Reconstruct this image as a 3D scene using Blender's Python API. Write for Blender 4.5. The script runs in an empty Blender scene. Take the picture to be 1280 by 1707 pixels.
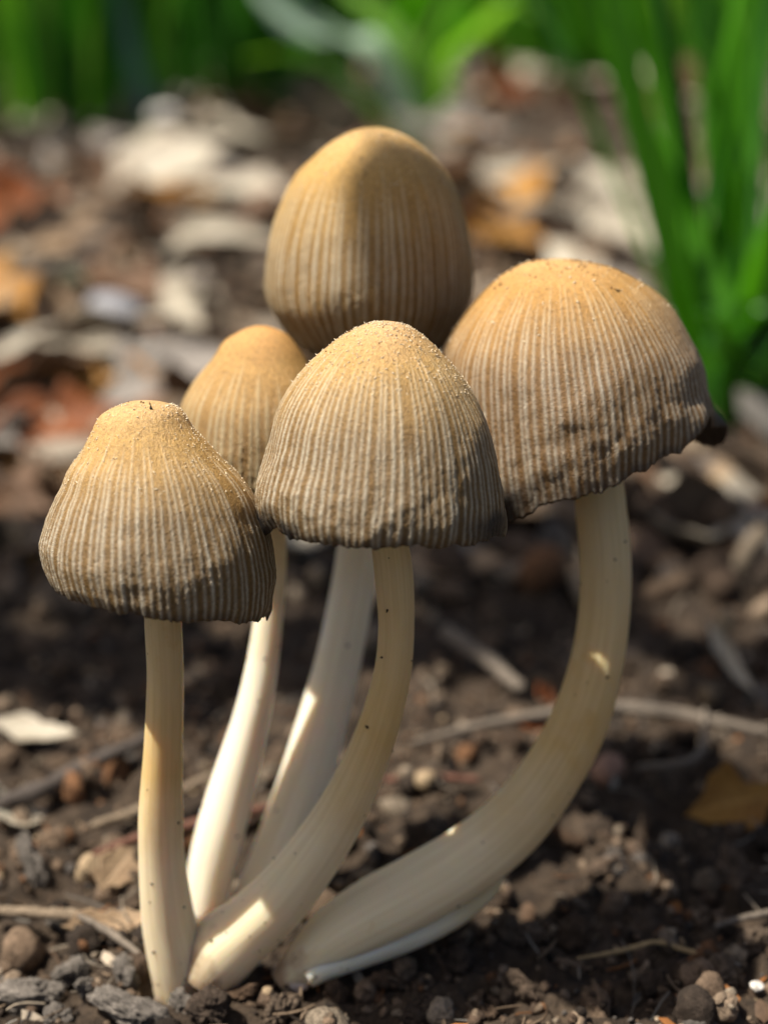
import bpy, bmesh, math, random
import numpy as np
# 1 unit = 1 cm (macro scene)
sc = bpy.context.scene
sc.unit_settings.system = 'METRIC'; sc.unit_settings.scale_length = 0.01
COL = sc.collection
R = math.radians

# ------------------------------------------------------------------ camera
PITCH = R(19.0); VFOV = R(36.0)
CAM = np.array((0.0, -16.0, 11.5))
cam = bpy.data.cameras.new('camera'); camo = bpy.data.objects.new('camera', cam); COL.objects.link(camo)
camo.location = CAM; camo.rotation_euler = (math.pi/2 - PITCH, 0, 0)
cam.sensor_fit = 'VERTICAL'; cam.sensor_height = 240.0; cam.sensor_width = 180.0
cam.lens = 120.0/math.tan(VFOV/2)
cam.clip_start = 0.2; cam.clip_end = 60000
cam.dof.use_dof = True; cam.dof.focus_distance = 16.7
cam.dof.aperture_fstop = cam.lens*1e-3/0.45      # 4.5 mm wide opening
cam.dof.aperture_blades = 0
sc.camera = camo
# ------------------------------------------------------------------ sky and sun
SUN_DIR = np.array((-0.45, -0.085, 0.89)); SUN_DIR /= np.linalg.norm(SUN_DIR)
w = bpy.data.worlds.new('World'); sc.world = w; w.use_nodes = True
nt = w.node_tree; nt.nodes.clear()
sky = nt.nodes.new('ShaderNodeTexSky'); sky.sky_type = 'NISHITA'; sky.sun_disc = False
sky.sun_elevation = math.asin(SUN_DIR[2]); sky.sun_rotation = math.atan2(SUN_DIR[0], SUN_DIR[1])
bg = nt.nodes.new('ShaderNodeBackground'); bg.inputs[1].default_value = 0.052; sky.dust_density = 4.0
wo = nt.nodes.new('ShaderNodeOutputWorld')
nt.links.new(sky.outputs[0], bg.inputs[0]); nt.links.new(bg.outputs[0], wo.inputs[0])
sl = bpy.data.lights.new('sun', 'SUN'); sl.energy = 5.0; sl.angle = R(0.9); sl.color = (1.0, 0.93, 0.82)
so = bpy.data.objects.new('sun', sl); COL.objects.link(so)
from mathutils import Vector
so.rotation_euler = Vector(SUN_DIR).to_track_quat('Z', 'Y').to_euler(); so.location = SUN_DIR*200
sc.view_settings.view_transform = 'Standard'; sc.view_settings.look = 'None'
sc.view_settings.gamma = 1.0; sc.view_settings.exposure = 0.68
sc.render.engine = 'CYCLES'
try:
    sc.cycles.use_denoising = True; sc.cycles.denoiser = 'OPENIMAGEDENOISE'
except Exception: pass
sc.cycles.max_bounces = 8; sc.cycles.sample_clamp_indirect = 6.0

# ------------------------------------------------------------------ helpers
rng = np.random.default_rng(11); random.seed(11)
FPX = 853.5/math.tan(VFOV/2)
FWD = np.array((0, math.cos(PITCH), -math.sin(PITCH))); UPV = np.array((0, math.sin(PITCH), math.cos(PITCH))); RGT = np.array((1.0, 0, 0))
def ray(px, py): return FWD + RGT*(px-640)/FPX + UPV*(853.5-py)/FPX
def at(px, py, Y):                       # photograph pixel (1280x1707) on the vertical plane y = Y
    d = ray(px, py); return CAM + d*((Y-CAM[1])/d[1])
def gnd(px, py, z=0.0):                  # photograph pixel on the ground plane
    d = ray(px, py); return CAM + d*((z-CAM[2])/d[2])
def depth(p): return float(np.dot(np.asarray(p)-CAM, FWD))
def unit(v): v = np.asarray(v, float); return v/np.linalg.norm(v)
def sstep(a, b, x):
    t = np.clip((x-a)/(b-a), 0, 1); return t*t*(3-2*t)
def _h(ix, iy, iz, s):
    h = (ix*374761393 + iy*668265263 + iz*2147483647 + s*974634511) & 0xFFFFFFFF
    h = ((h ^ (h >> 13))*1274126177) & 0xFFFFFFFF
    h = ((h ^ (h >> 16))*2246822519) & 0xFFFFFFFF
    return ((h ^ (h >> 15)) & 0xFFFFFF)/float(0xFFFFFF)*2-1
def vnoise(p, s=0):
    p = np.asarray(p, float); i = np.floor(p).astype(np.int64); f = p-i; f = f*f*f*(f*(f*6-15)+10)
    r = 0
    for dx in (0, 1):
        wx = f[..., 0] if dx else 1-f[..., 0]
        for dy in (0, 1):
            wy = f[..., 1] if dy else 1-f[..., 1]
            for dz in (0, 1):
                wz = f[..., 2] if dz else 1-f[..., 2]
                r = r + wx*wy*wz*_h(i[..., 0]+dx, i[..., 1]+dy, i[..., 2]+dz, s)
    return r
def fbm(p, o=4, s=0, g=0.5):
    p = np.asarray(p, float); a = 1.0; r = 0; n = 0
    for k in range(o):
        r = r + a*vnoise(p*(2.03**k)+k*7.3, s+k); n += a; a *= g
    return r/n
def billow(p, o=3, s=0):
    p = np.asarray(p, float); a = 1.0; r = 0; n = 0
    for k in range(o):
        r = r + a*(1-2*np.abs(vnoise(p*(2.1**k)+k*3.1, s+k))); n += a; a *= 0.5
    return r/n
def spline(pts, n):                       # centripetal-ish Catmull-Rom, n samples
    P = np.asarray(pts, float); P = np.vstack([2*P[0]-P[1], P, 2*P[-1]-P[-2]])
    L = np.concatenate([[0], np.cumsum(np.linalg.norm(np.diff(P[1:-1, :3], axis=0), axis=1))])
    u = np.linspace(0, L[-1], n); out = np.empty((n, P.shape[1]))
    for k, x in enumerate(u):
        i = min(np.searchsorted(L, x, 'right')-1, len(L)-2); t = (x-L[i])/(L[i+1]-L[i])
        a, b, c, d = P[i], P[i+1], P[i+2], P[i+3]
        out[k] = 0.5*(2*b+(c-a)*t+(2*a-5*b+4*c-d)*t*t+(3*b-a-3*c+d)*t**3)
    return out
def mesh_np(name, V, F, attrs=None, smooth=True):
    V = np.asarray(V, np.float32); F = np.asarray(F, np.int32); m = bpy.data.meshes.new(name)
    k = F.shape[1]; nf = len(F)
    m.vertices.add(len(V)); m.vertices.foreach_set('co', V.ravel())
    m.loops.add(nf*k); m.loops.foreach_set('vertex_index', F.ravel())
    m.polygons.add(nf); m.polygons.foreach_set('loop_start', np.arange(0, nf*k, k, dtype=np.int32))
    if smooth: m.polygons.foreach_set('use_smooth', np.ones(nf, bool))
    for a, v in (attrs or {}).items():
        v = np.asarray(v, np.float32)
        if v.ndim == 1:
            at_ = m.attributes.new(a, 'FLOAT', 'POINT'); at_.data.foreach_set('value', v)
        else:
            at_ = m.attributes.new(a, 'FLOAT_COLOR', 'POINT')
            at_.data.foreach_set('color', np.hstack([v, np.ones((len(v), 1), np.float32)]).astype(np.float32).ravel())
    m.update(calc_edges=True); m.validate(); return m
def grid_faces(nu, nv, closed_u):          # index = j*nu + i
    i = np.arange(nu if closed_u else nu-1); j = np.arange(nv-1); I, J = np.meshgrid(i, j)
    I2 = (I+1) % nu
    return np.stack([J*nu+I, J*nu+I2, (J+1)*nu+I2, (J+1)*nu+I], -1).reshape(-1, 4)
def obj(name, mesh, mat=None, parent=None, loc=None):
    o = bpy.data.objects.new(name, mesh); COL.objects.link(o)
    if mat is not None and not mesh.materials: mesh.materials.append(mat)
    if parent is not None: o.parent = parent
    if loc is not None: o.location = loc
    return o
def tag(o, label=None, cat=None, group=None, kind=None):
    if label: o['label'] = label
    if cat: o['category'] = cat
    if group: o['group'] = group
    if kind: o['kind'] = kind
    return o
def empty(name, loc):
    o = bpy.data.objects.new(name, None); o.empty_display_size = 0.3; COL.objects.link(o); o.location = loc; return o

# ------------------------------------------------------------------ materials
class NT:
    def __init__(s, name):
        s.m = bpy.data.materials.new(name); s.m.use_nodes = True; s.t = s.m.node_tree; s.t.nodes.clear()
        s.out = s.t.nodes.new('ShaderNodeOutputMaterial')
    def n(s, typ, **kw):
        x = s.t.nodes.new('ShaderNode'+typ)
        for k, v in kw.items():
            if k.startswith('i_'):
                key = k[2:]; key = int(key) if key.isdigit() else key.replace('_', ' ')
                if hasattr(v, 'is_output'): s.t.links.new(v, x.inputs[key])
                else: x.inputs[key].default_value = v
            else: setattr(x, k, v)
        return x
    def attr(s, a): return s.n('Attribute', attribute_name=a)
    def noise(s, scale, detail=4, rough=0.6, vec=None, dist=0.0):
        x = s.n('TexNoise', i_Scale=scale, i_Detail=detail, i_Roughness=rough, i_Distortion=dist)
        if vec is None: vec = s.n('TexCoord').outputs['Object']
        s.t.links.new(vec, x.inputs['Vector']); return x.outputs[0]
    def ramp(s, fac, stops):
        x = s.n('ValToRGB'); s.t.links.new(fac, x.inputs[0]); e = x.color_ramp.elements
        while len(e) < len(stops): e.new(0.5)
        for k, (p, c) in enumerate(stops):
            e[k].position = p; e[k].color = (*c, 1) if len(c) == 3 else c
        return x.outputs[0]
    def mix(s, fac, a, b, blend='MIX'):
        x = s.n('Mix', data_type='RGBA', blend_type=blend)
        for v, k in ((fac, 0), (a, 6), (b, 7)):
            if hasattr(v, 'is_output'): s.t.links.new(v, x.inputs[k])
            else: x.inputs[k].default_value = v if k == 0 else ((*v, 1) if len(v) == 3 else v)
        return x.outputs[2]
    def math(s, op, a, b=0.0, clamp=False):
        x = s.n('Math', operation=op, use_clamp=clamp)
        for v, k in ((a, 0), (b, 1)):
            if hasattr(v, 'is_output'): s.t.links.new(v, x.inputs[k])
            else: x.inputs[k].default_value = v
        return x.outputs[0]
    def bump(s, h, strength, dist):
        return s.n('Bump', i_Height=h, i_Strength=strength, i_Distance=dist).outputs[0]
    def done(s, sh): s.t.links.new(sh, s.out.inputs[0]); return s.m

def cap_material(name, top, mid, low, pale, pale_top, rotcol=(0.012, 0.011, 0.012)):
    M = NT(name)
    v = M.attr('v').outputs['Fac']; st = M.attr('stripe').outputs['Fac']; rot = M.attr('rot').outputs['Fac']
    n1 = M.noise(2.2, 4); n2 = M.noise(26, 4, 0.7); n3 = M.noise(70, 2, 0.6)
    vv = M.math('ADD', v, M.math('MULTIPLY', M.math('SUBTRACT', n1, 0.5), 0.30))
    base = M.ramp(vv, [(0.02, top), (0.30, mid), (0.62, low), (1.0, tuple(c*0.75 for c in low))])
    # granular brown crust: darker and lighter grains
    base = M.mix(0.75, base, M.ramp(n2, [(0.32, (0.55, 0.50, 0.44)), (0.5, (1, 1, 1)), (0.7, (1.28, 1.24, 1.16))]), 'MULTIPLY')
    base = M.mix(0.5, base, M.ramp(n3, [(0.35, (0.7, 0.66, 0.6)), (0.6, (1.15, 1.13, 1.1))]), 'MULTIPLY')
    pc = M.ramp(v, [(0.25, pale_top), (0.65, pale)])
    sf = M.math('MULTIPLY', st, M.ramp(n2, [(0.30, (0.62,)*3), (0.6, (1,)*3)]), True)
    colr = M.mix(sf, base, pc)
    colr = M.mix(rot, colr, rotcol)
    b = M.bump(M.math('ADD', M.math('MULTIPLY', n2, 1.0), M.math('MULTIPLY', n3, 0.8)), 0.85, 0.022)
    p = M.n('BsdfPrincipled', i_Base_Color=colr, i_Roughness=0.42, i_Normal=b, i_Subsurface_Weight=0.10, i_Subsurface_Scale=0.08)
    p.inputs['Subsurface Radius'].default_value = (1.0, 0.55, 0.25); p.inputs['Specular IOR Level'].default_value = 0.42
    return M.done(p.outputs[0])
def stem_material(name, lowc, midc, topc, tr=0.9):
    M = NT(name); v = M.attr('v').outputs['Fac']; n1 = M.noise(1.6, 3); fib = M.attr('fib').outputs['Fac']; n2 = M.noise(60, 3)
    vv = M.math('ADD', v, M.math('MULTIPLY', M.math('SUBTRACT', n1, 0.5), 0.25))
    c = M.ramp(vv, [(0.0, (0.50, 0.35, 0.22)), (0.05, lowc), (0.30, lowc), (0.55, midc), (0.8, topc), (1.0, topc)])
    c = M.mix(0.42, c, M.ramp(fib, [(0.25, (0.80, 0.74, 0.62)), (0.7, (1.03, 1.02, 1.0))]), 'MULTIPLY')
    c = M.mix(M.ramp(M.noise(1.1, 5, 0.7), [(0.60, (0, 0, 0)), (0.72, (0.45,)*3)]), c, tuple(x*y for x, y in zip(midc, (0.85, 0.72, 0.5))))
    c = M.mix(M.ramp(M.noise(9, 2, 0.5), [(0.76, (0,)*3), (0.79, (0.6,)*3)]), c, (0.16, 0.10, 0.05))
    b = M.bump(M.math('ADD', fib, M.math('MULTIPLY', n2, 0.5)), 0.25, 0.015)
    p = M.n('BsdfPrincipled', i_Base_Color=c, i_Roughness=0.48, i_Normal=b, i_Subsurface_Weight=tr, i_Subsurface_Scale=0.22)
    p.inputs['Subsurface Radius'].default_value = (1.0, 0.72, 0.38); p.inputs['Specular IOR Level'].default_value = 0.35
    return M.done(p.outputs[0])
def simple_material(name, colr, rough=0.8, var=0.4, scale=8, bump=0.4, bdist=0.03, spec=0.25, attr=None, detail=5):
    M = NT(name); n1 = M.noise(scale, detail, 0.65); n2 = M.noise(scale*5, 3)
    a = 1-var; bb = 1+var*0.7
    basec = M.attr(attr).outputs['Color'] if attr else (*colr, 1)
    c = M.mix(1.0, basec, M.ramp(n1, [(0.28, (a,)*3), (0.72, (bb,)*3)]), 'MULTIPLY')
    c = M.mix(0.6, c, M.ramp(n2, [(0.3, (0.75,)*3), (0.7, (1.2,)*3)]), 'MULTIPLY')
    b = M.bump(M.math('ADD', n1, M.math('MULTIPLY', n2, 0.4)), bump, bdist)
    p = M.n('BsdfPrincipled', i_Base_Color=c, i_Roughness=rough, i_Normal=b); p.inputs['Specular IOR Level'].default_value = spec
    return M.done(p.outputs[0])
def leaf_material(name, c1, c2, trans=0.25, rough=0.6, scale=1.2, spots=(0.05, 0.03, 0.02)):
    M = NT(name); n1 = M.noise(scale, 5, 0.65); n2 = M.noise(scale*6, 4, 0.7); rib = M.attr('rib').outputs['Fac']
    c = M.mix(M.ramp(n1, [(0.35, (0,)*3), (0.65, (1,)*3)]), c1, c2)
    c = M.mix(M.ramp(n2, [(0.58, (0,)*3), (0.75, (0.7,)*3)]), c, spots)
    c = M.mix(M.math('MULTIPLY', rib, 0.5), c, tuple(min(0.7, x*1.5+0.04) for x in c1))
    b = M.bump(M.math('ADD', M.math('MULTIPLY', rib, 0.6), n2), 0.5, 0.06)
    p = M.n('BsdfPrincipled', i_Base_Color=c, i_Roughness=rough, i_Normal=b); p.inputs['Specular IOR Level'].default_value = 0.3
    t = M.n('BsdfTranslucent', i_Color=c)
    return M.done(M.n('MixShader', i_0=trans, i_1=p.outputs[0], i_2=t.outputs[0]).outputs[0])
def blade_material(name, c1, c2, trans=0.4, rough=0.35):
    M = NT(name); rib = M.attr('rib').outputs['Fac']; v = M.attr('v').outputs['Fac']; n1 = M.noise(0.5, 3)
    c = M.mix(n1, c1, c2)
    c = M.mix(M.math('MULTIPLY', rib, 0.35), c, tuple(x*0.55 for x in c1))
    c = M.mix(M.ramp(v, [(0.0, (0.7,)*3), (0.10, (0,)*3)]), c, (0.20, 0.26, 0.09))
    b = M.bump(rib, 0.3, 0.05)
    p = M.n('BsdfPrincipled', i_Base_Color=c, i_Roughness=rough, i_Normal=b); p.inputs['Specular IOR Level'].default_value = 0.5
    t = M.n('BsdfTranslucent', i_Color=M.mix(1.0, c, (1.25, 1.35, 0.5), 'MULTIPLY'))
    return M.done(M.n('MixShader', i_0=trans, i_1=p.outputs[0], i_2=t.outputs[0]).outputs[0])

# ------------------------------------------------------------------ ground
def relief(x, y):                          # height of the bare soil
    p = np.stack([x, y, np.zeros_like(x)], -1)
    z = 0.28*fbm(p*0.22, 3, 5) + 0.24*billow(p*0.75, 3, 21) + 0.17*billow(p*2.3, 3, 31)+0.06*fbm(p*8, 3, 41)
    far = sstep(6, 40, y); z = z*(1+0.9*far) + 0.5*far*fbm(p*0.11, 2, 9)
    d = np.hypot((x-0+1.6)/2.6, (y-0.9)/1.8)       # calmer soil round the foot of the cluster
    return z - 0.12 - 0.10*np.exp(-d*d)
def graded(lo, hi, c, k_lo, k_hi, n):
    t = np.linspace(-k_lo, k_hi, n); s = np.sinh(t)
    return np.where(s < 0, c + (c-lo)*s/np.sinh(k_lo), c + (hi-c)*s/np.sinh(k_hi))
xs = graded(-70, 70, 0.8, 3.2, 3.2, 460); ys = graded(-40, 190, 0.0, 3.0, 4.4, 520)
X, Yg = np.meshgrid(xs, ys); Z = relief(X, Yg)
edge = sstep(0, 1, np.minimum.reduce([(X+70)/12, (70-X)/12, (Yg+40)/12, (190-Yg)/40])); Z = Z*edge-1.5*(1-edge)
M = NT('soil')
n1 = M.noise(1.3, 6, 0.7); n2 = M.noise(7, 5, 0.7); n3 = M.noise(30, 3)
c = M.ramp(n1, [(0.30, (0.016, 0.011, 0.008)), (0.50, (0.048, 0.034, 0.023)), (0.70, (0.10, 0.072, 0.048))])
c = M.mix(0.8, c, M.ramp(n2, [(0.3, (0.5,)*3), (0.7, (1.5, 1.45, 1.4))]), 'MULTIPLY')
p = M.n('BsdfPrincipled', i_Base_Color=c, i_Roughness=0.85, i_Normal=M.bump(M.math('ADD', n2, M.math('MULTIPLY', n3, 0.5)), 0.8, 0.08))
p.inputs['Specular IOR Level'].default_value = 0.25
SOIL = M.done(p.outputs[0])
soil = obj('soil', mesh_np('soil', np.stack([X, Yg, Z], -1).reshape(-1, 3), grid_faces(len(xs), len(ys), False)), SOIL)
tag(soil, 'bare dark brown soil under the mushrooms', None, None, 'structure')
gx = np.sinh(np.linspace(-7, 7, 60))/np.sinh(7)*20000; GX, GY = np.meshgrid(gx, gx+60)
GZ = -0.9 + 0*GX
gm = simple_material('far_ground', (0.055, 0.060, 0.025), 0.9, 0.6, 0.05, 0.6, 0.5)
ground = obj('ground', mesh_np('ground', np.stack([GX, GY, GZ], -1).reshape(-1, 3), grid_faces(60, 60, False)), gm)
tag(ground, 'flat woodland ground running to the horizon', None, None, 'structure')
def soil_z(x, y): return float(relief(np.array([float(x)]), np.array([float(y)]))[0])

# ------------------------------------------------------------------ soil crumbs
def ico(sub):
    bm = bmesh.new(); bmesh.ops.create_icosphere(bm, subdivisions=sub, radius=1.0)
    V = np.array([v.co[:] for v in bm.verts]); F = np.array([[v.index for v in f.verts] for f in bm.faces]); bm.free(); return V, F
def lump(sub, seed, rough=1.0):
    r_ = np.random.default_rng(seed); V, F = ico(sub); q = V+seed*13.7
    if seed % 2:                            # angular broken crumb: cut by random planes
        nrm = r_.normal(size=(11, 3)); nrm /= np.linalg.norm(nrm, axis=1)[:, None]; hh = r_.uniform(.55, 1.0, 11)
        dd = V@nrm.T; r = np.min(np.where(dd > .08, hh/np.maximum(dd, .08), 9), axis=1); r = np.minimum(r, 1.35)
        r = 1+rough*(r-1)+rough*(0.18*fbm(q*2.2, 3, seed)+0.16*billow(q*4, 2, seed+3)+0.10*fbm(q*9, 2, seed+5))
    else:                                   # knobbly aggregate: small grains stuck together
        c = r_.normal(size=(16, 3)); c /= np.linalg.norm(c, axis=1)[:, None]
        d = np.min(np.linalg.norm(V[:, None]-c[None], axis=2)/r_.uniform(.7, 1.4, 16)[None], axis=1)
        r = 1+rough*(0.40*fbm(q*1.0, 2, seed)+0.36*(0.45-d)+0.18*billow(q*4, 2, seed+3)+0.10*fbm(q*9, 3, seed+9))
    V = V*r[:, None]*(1+(r_.uniform(.6, 1.25, 3)-1)*min(1, rough)); return V, F
def rot_mats(n):
    q = rng.normal(size=(n, 4)); q /= np.linalg.norm(q, axis=1)[:, None]; a, b, c, d = q.T
    return np.stack([1-2*(c*c+d*d), 2*(b*c-a*d), 2*(b*d+a*c), 2*(b*c+a*d), 1-2*(b*b+d*d), 2*(c*d-a*b), 2*(b*d-a*c), 2*(c*d+a*b), 1-2*(b*b+c*c)], -1).reshape(n, 3, 3)
CRUMB_COLS = np.array([(0.13, 0.090, 0.062), (0.080, 0.054, 0.038), (0.19, 0.14, 0.10), (0.030, 0.022, 0.017), (0.25, 0.20, 0.15), (0.15, 0.075, 0.038), (0.10, 0.088, 0.080), (0.30, 0.22, 0.14)])
CRUMB_P = np.array([.24, .24, .16, .14, .06, .06, .07, .03])
def scatter(name, protos, pos, size, cols, mat, label, squash=None, smooth=True):
    n = len(pos); RM = rot_mats(n); Vs = []; Fs = []; Cs = []; off = 0
    which = rng.integers(0, len(protos), n)
    for k, (PV, PF) in enumerate(protos):
        I = np.nonzero(which == k)[0]
        if not len(I): continue
        V = np.einsum('nij,vj->nvi', RM[I], PV)*size[I, None, None]
        if squash is not None: V[:, :, 2] *= squash
        V = V + pos[I, None, :]
        Vs.append(V.reshape(-1, 3)); nv = len(PV)
        Fs.append((PF[None]+(off+np.arange(len(I))*nv)[:, None, None]).reshape(-1, PF.shape[1])); off += nv*len(I)
        Cs.append(np.repeat(cols[I], nv, axis=0))
    o = obj(name, mesh_np(name, np.vstack(Vs), np.vstack(Fs), {'tint': np.vstack(Cs)}, smooth), mat)
    return tag(o, label, None, None, 'stuff')
CRUMB = simple_material('soil_crumb', None, 0.9, 0.6, 12, 0.9, 0.05, 0.2, 'tint')
def ground_pts(n, y0, y1, spread=1.25, bias=1.0):
    y = y0+(y1-y0)*rng.random(n)**bias; hw = (y+16.0)*0.30*spread+2.5
    x = rng.uniform(-1, 1, n)*hw; return x, y
KEEP = np.array([[-2.35, 0.2], [-1.9, 0.25], [-2.05, 1.8], [-1.5, 2.0], [-0.9, 0.2], [0.1, 0.6], [-0.4, .4]])
def pick_cols(n): 
    c = CRUMB_COLS[rng.choice(len(CRUMB_COLS), n, p=CRUMB_P)]; return np.clip(c*rng.uniform(0.7, 1.6, (n, 1))*np.array((1.0, 1.0, .97)), 0, 1)
MID = []
def sow(name, sub, n, y0, y1, s0, s1, label, bias=1.0, sink=0.2, clear=0.25, on=0.0, smooth=True):
    x, y = ground_pts(n, y0, y1, 1.45, bias)
    s = s0*(s1/s0)**(rng.random(n)**1.6); z = relief(x, y)+s*(0.35+0.5*rng.random(n))-s*sink
    if on:                                  # fine grains cling to the coarse crumbs
        mp, ms = MID[0]; I = np.nonzero(rng.random(n) < on)[0]; J = rng.integers(0, len(mp), len(I)); d = rng.normal(size=(len(I), 3)); d[:, 2] = np.abs(d[:, 2])+.2; d /= np.linalg.norm(d, axis=1)[:, None]
        q = mp[J]+d*ms[J, None]*.85; x[I], y[I], z[I] = q.T
    d = np.min(np.hypot(x[:, None]-KEEP[None, :, 0], y[:, None]-KEEP[None, :, 1]), axis=1)
    ok = d > clear+s*0.9; pos = np.stack([x, y, z], -1)[ok]; s = s[ok]; MID.append((pos, s))
    return scatter(name, [lump(sub, 50+k+sub*10) for k in range(12)], pos, s, pick_cols(len(s)), CRUMB, label, None, smooth)
sow('soil_crumbs', 3, 1700, -3, 13, 0.05, 0.24, 'coarse dark brown soil crumbs covering the bare ground', 1.2, smooth=False)
sow('fine_soil_crumbs', 2, 11500, -3.5, 8, 0.018, 0.09, 'fine dark soil grains between the crumbs', 1.1, 0.1, on=.6, smooth=False)
sow('far_soil_crumbs', 2, 2600, 12, 75, 0.2, 0.7, 'dark soil crumbs between the dead leaves farther back', 1.3)

# ------------------------------------------------------------------ mushrooms
def cap(name, parent, mat, gillmat, A, C, left, right, Y, lean, nstripe, v0, send, seed, rot=None, flare=None, nth=640, nv=112, dent=None):
    A = np.array(A, float); C = np.array(C, float); C3 = at(C[0], C[1], Y); k = depth(C3)/FPX*np.linalg.norm(ray(*C))/1.0
    k = depth(C3)/FPX
    v = unit(C3-CAM); u = unit(UPV-np.dot(UPV, v)*v); rr = unit(np.cross(v, u))
    d2 = A-C; S = np.linalg.norm(d2); e = unit(rr*d2[0]-u*d2[1]); a = unit(e*math.cos(lean)-v*math.sin(lean))
    b = unit(rr-np.dot(rr, a)*a); wv = np.cross(a, b); apex = C3+a*S*k
    ax = -d2/S; perp = np.array((-ax[1], ax[0])); 
    if perp[0] < 0: perp = -perp
    def sr(pts):
        q = np.array(pts, float)-A; return np.stack([q@ax, q@perp], -1)
    Lp, Rp = sr(left), sr(right); full = np.vstack([Lp[::-1], [[0, 0]], Rp]); dense = spline(full, 1601)
    ia = np.argmin(np.hypot(dense[:, 0], dense[:, 1]))
    def res(q, n):
        L = np.concatenate([[0], np.cumsum(np.linalg.norm(np.diff(q, axis=0), axis=1))]); t = np.linspace(0, L[-1], n)
        return np.stack([np.interp(t, L, q[:, 0]), np.interp(t, L, q[:, 1])], -1)
    l = res(dense[:ia+1][::-1], nv); r = res(dense[ia:], nv); l[:, 1] = -l[:, 1]; l[0] = r[0] = 0
    th = np.linspace(0, 2*math.pi, nth, endpoint=False); vv = np.linspace(0, 1, nv)
    wr = (1+np.cos(th))/2
    s = l[:, 0][:, None]*(1-wr)+r[:, 0][:, None]*wr; rad = np.maximum(l[:, 1], 0)[:, None]*(1-wr)+np.maximum(r[:, 1], 0)[:, None]*wr
    TH, VV = np.meshgrid(th, vv)
    ring = np.stack([np.cos(th)*2, np.sin(th)*2, np.full(nth, seed*3.3)], -1)
    en = 0.016*fbm(ring*4, 3, seed)+0.013*fbm(ring*11, 3, seed+2)+0.016*np.maximum(0, fbm(ring*2.2, 2, seed+4))
    for (t0, wdt, amt) in send: en = en+amt*np.exp(-(((th-R(t0)+math.pi) % (2*math.pi)-math.pi)/R(wdt))**2)
    s = s+en[None]*S*sstep(0.55, 1.0, VV)
    grid3 = np.stack([np.cos(TH)*rad/60, np.sin(TH)*rad/60, s/60], -1)
    rad = rad*(1+0.035*fbm(grid3*0.5, 2, seed+7)*sstep(0, .3, VV)+0.02*fbm(grid3*1.6, 2, seed+8)*sstep(.3, 1, VV))
    if flare:
        for (t0, wdt, amt, lift) in flare:
            g = np.exp(-(((TH-R(t0)+math.pi) % (2*math.pi)-math.pi)/R(wdt))**2)*sstep(0.86, 1.0, VV)**1.5
            rad = rad+amt*g; s = s-lift*g
    # stripes
    cen = (np.arange(nstripe)+rng.uniform(-.2, .2, nstripe))/nstripe*2*math.pi; cen.sort()
    wid = rng.uniform(.19, .27, nstripe)*2*math.pi/nstripe; amp = rng.uniform(.62, .88, nstripe); st0 = v0+rng.uniform(-.05, .13, nstripe)
    late = rng.random(nstripe) < .12; st0[late] += rng.uniform(.12, .3, late.sum())
    thw = (TH + 0.020*fbm(np.stack([np.cos(TH)*3, np.sin(TH)*3, VV*4+seed], -1), 3, seed+11)) % (2*math.pi)
    i1 = np.searchsorted(cen, thw) % nstripe; stripe = np.zeros_like(TH)
    for ii in (i1, (i1-1) % nstripe):
        dd = (thw-cen[ii]+math.pi) % (2*math.pi)-math.pi
        stripe = np.maximum(stripe, np.exp(-(dd/wid[ii])**2)*amp[ii]*sstep(0, .16, VV-st0[ii]))
    brk = fbm(np.stack([np.cos(TH)*14, np.sin(TH)*14, VV*16], -1), 3, seed+17)
    stripe_c = np.clip(stripe*(1.0+0.35*brk), 0, 1)
    wr_ = np.exp(-((VV-.83)/.14)**2)*(0.35+0.65*np.clip(0.5-np.cos(TH-R(15))*.9, 0, 1))
    wrink = billow(np.stack([np.cos(TH)*2.5, np.sin(TH)*2.5, VV*26], -1), 2, seed+23)
    gran = fbm(np.stack([np.cos(TH)*rad/2.6, np.sin(TH)*rad/2.6, s/2.6], -1), 2, seed+29)
    disp = 1.1*stripe+0.7*wr_*wrink+0.8*gran*sstep(.06, .3, VV)+(1.0*gran*wr_)
    if dent is not None:
        t0, v0d, wt, wv_, am = dent
        disp = disp - am*np.exp(-(((TH-R(t0)+math.pi) % (2*math.pi)-math.pi)/wt)**2-((VV-v0d)/wv_)**2)
    def pos(rad_, s_): return apex-a*(s_*k)[..., None]+(rad_*k)[..., None]*(np.cos(TH)[..., None]*b+np.sin(TH)[..., None]*wv)
    P0 = pos(rad, s)
    dth = np.roll(P0, -1, 1)-np.roll(P0, 1, 1); dv = np.gradient(P0, axis=0); N = np.cross(dv, dth); nl = np.linalg.norm(N, axis=-1, keepdims=True); N = N/np.maximum(nl, 1e-9); N[0] = a
    sgn = np.sign(np.sum(N[nv//2]*(P0[nv//2]-C3), axis=-1).mean()); N = N*sgn; N[0] = a
    P = P0+N*(disp*k)[..., None]
    rotv = np.zeros_like(TH)
    if rot:
        for (t0, wdt, vs, am) in rot:
            g = np.exp(-(((TH-R(t0)+math.pi) % (2*math.pi)-math.pi)/R(wdt))**2)
            rotv = np.maximum(rotv, am*g*sstep(vs, min(1.0, vs+.06), VV+0.02*brk))
    rotv = np.maximum(rotv, 0.6*sstep(.95, 1.0, VV+.03*brk))
    # rounded lip and inner wall
    ni = 14; tin = 3.4*k; vi = np.linspace(1, .60, ni)
    inner = []
    for q, x in enumerate(vi):
        f = x*(nv-1); j0 = int(min(math.floor(f), nv-2)); t = f-j0
        base = P0[j0]*(1-t)+P0[j0+1]*t; nn = N[j0]*(1-t)+N[j0+1]*t
        inner.append(base-nn*tin*min(1.0, .18+.82*q/2))
    inner = np.array(inner)
    Vall = np.concatenate([P, inner]).reshape(-1, 3); nrow = nv+ni
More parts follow.
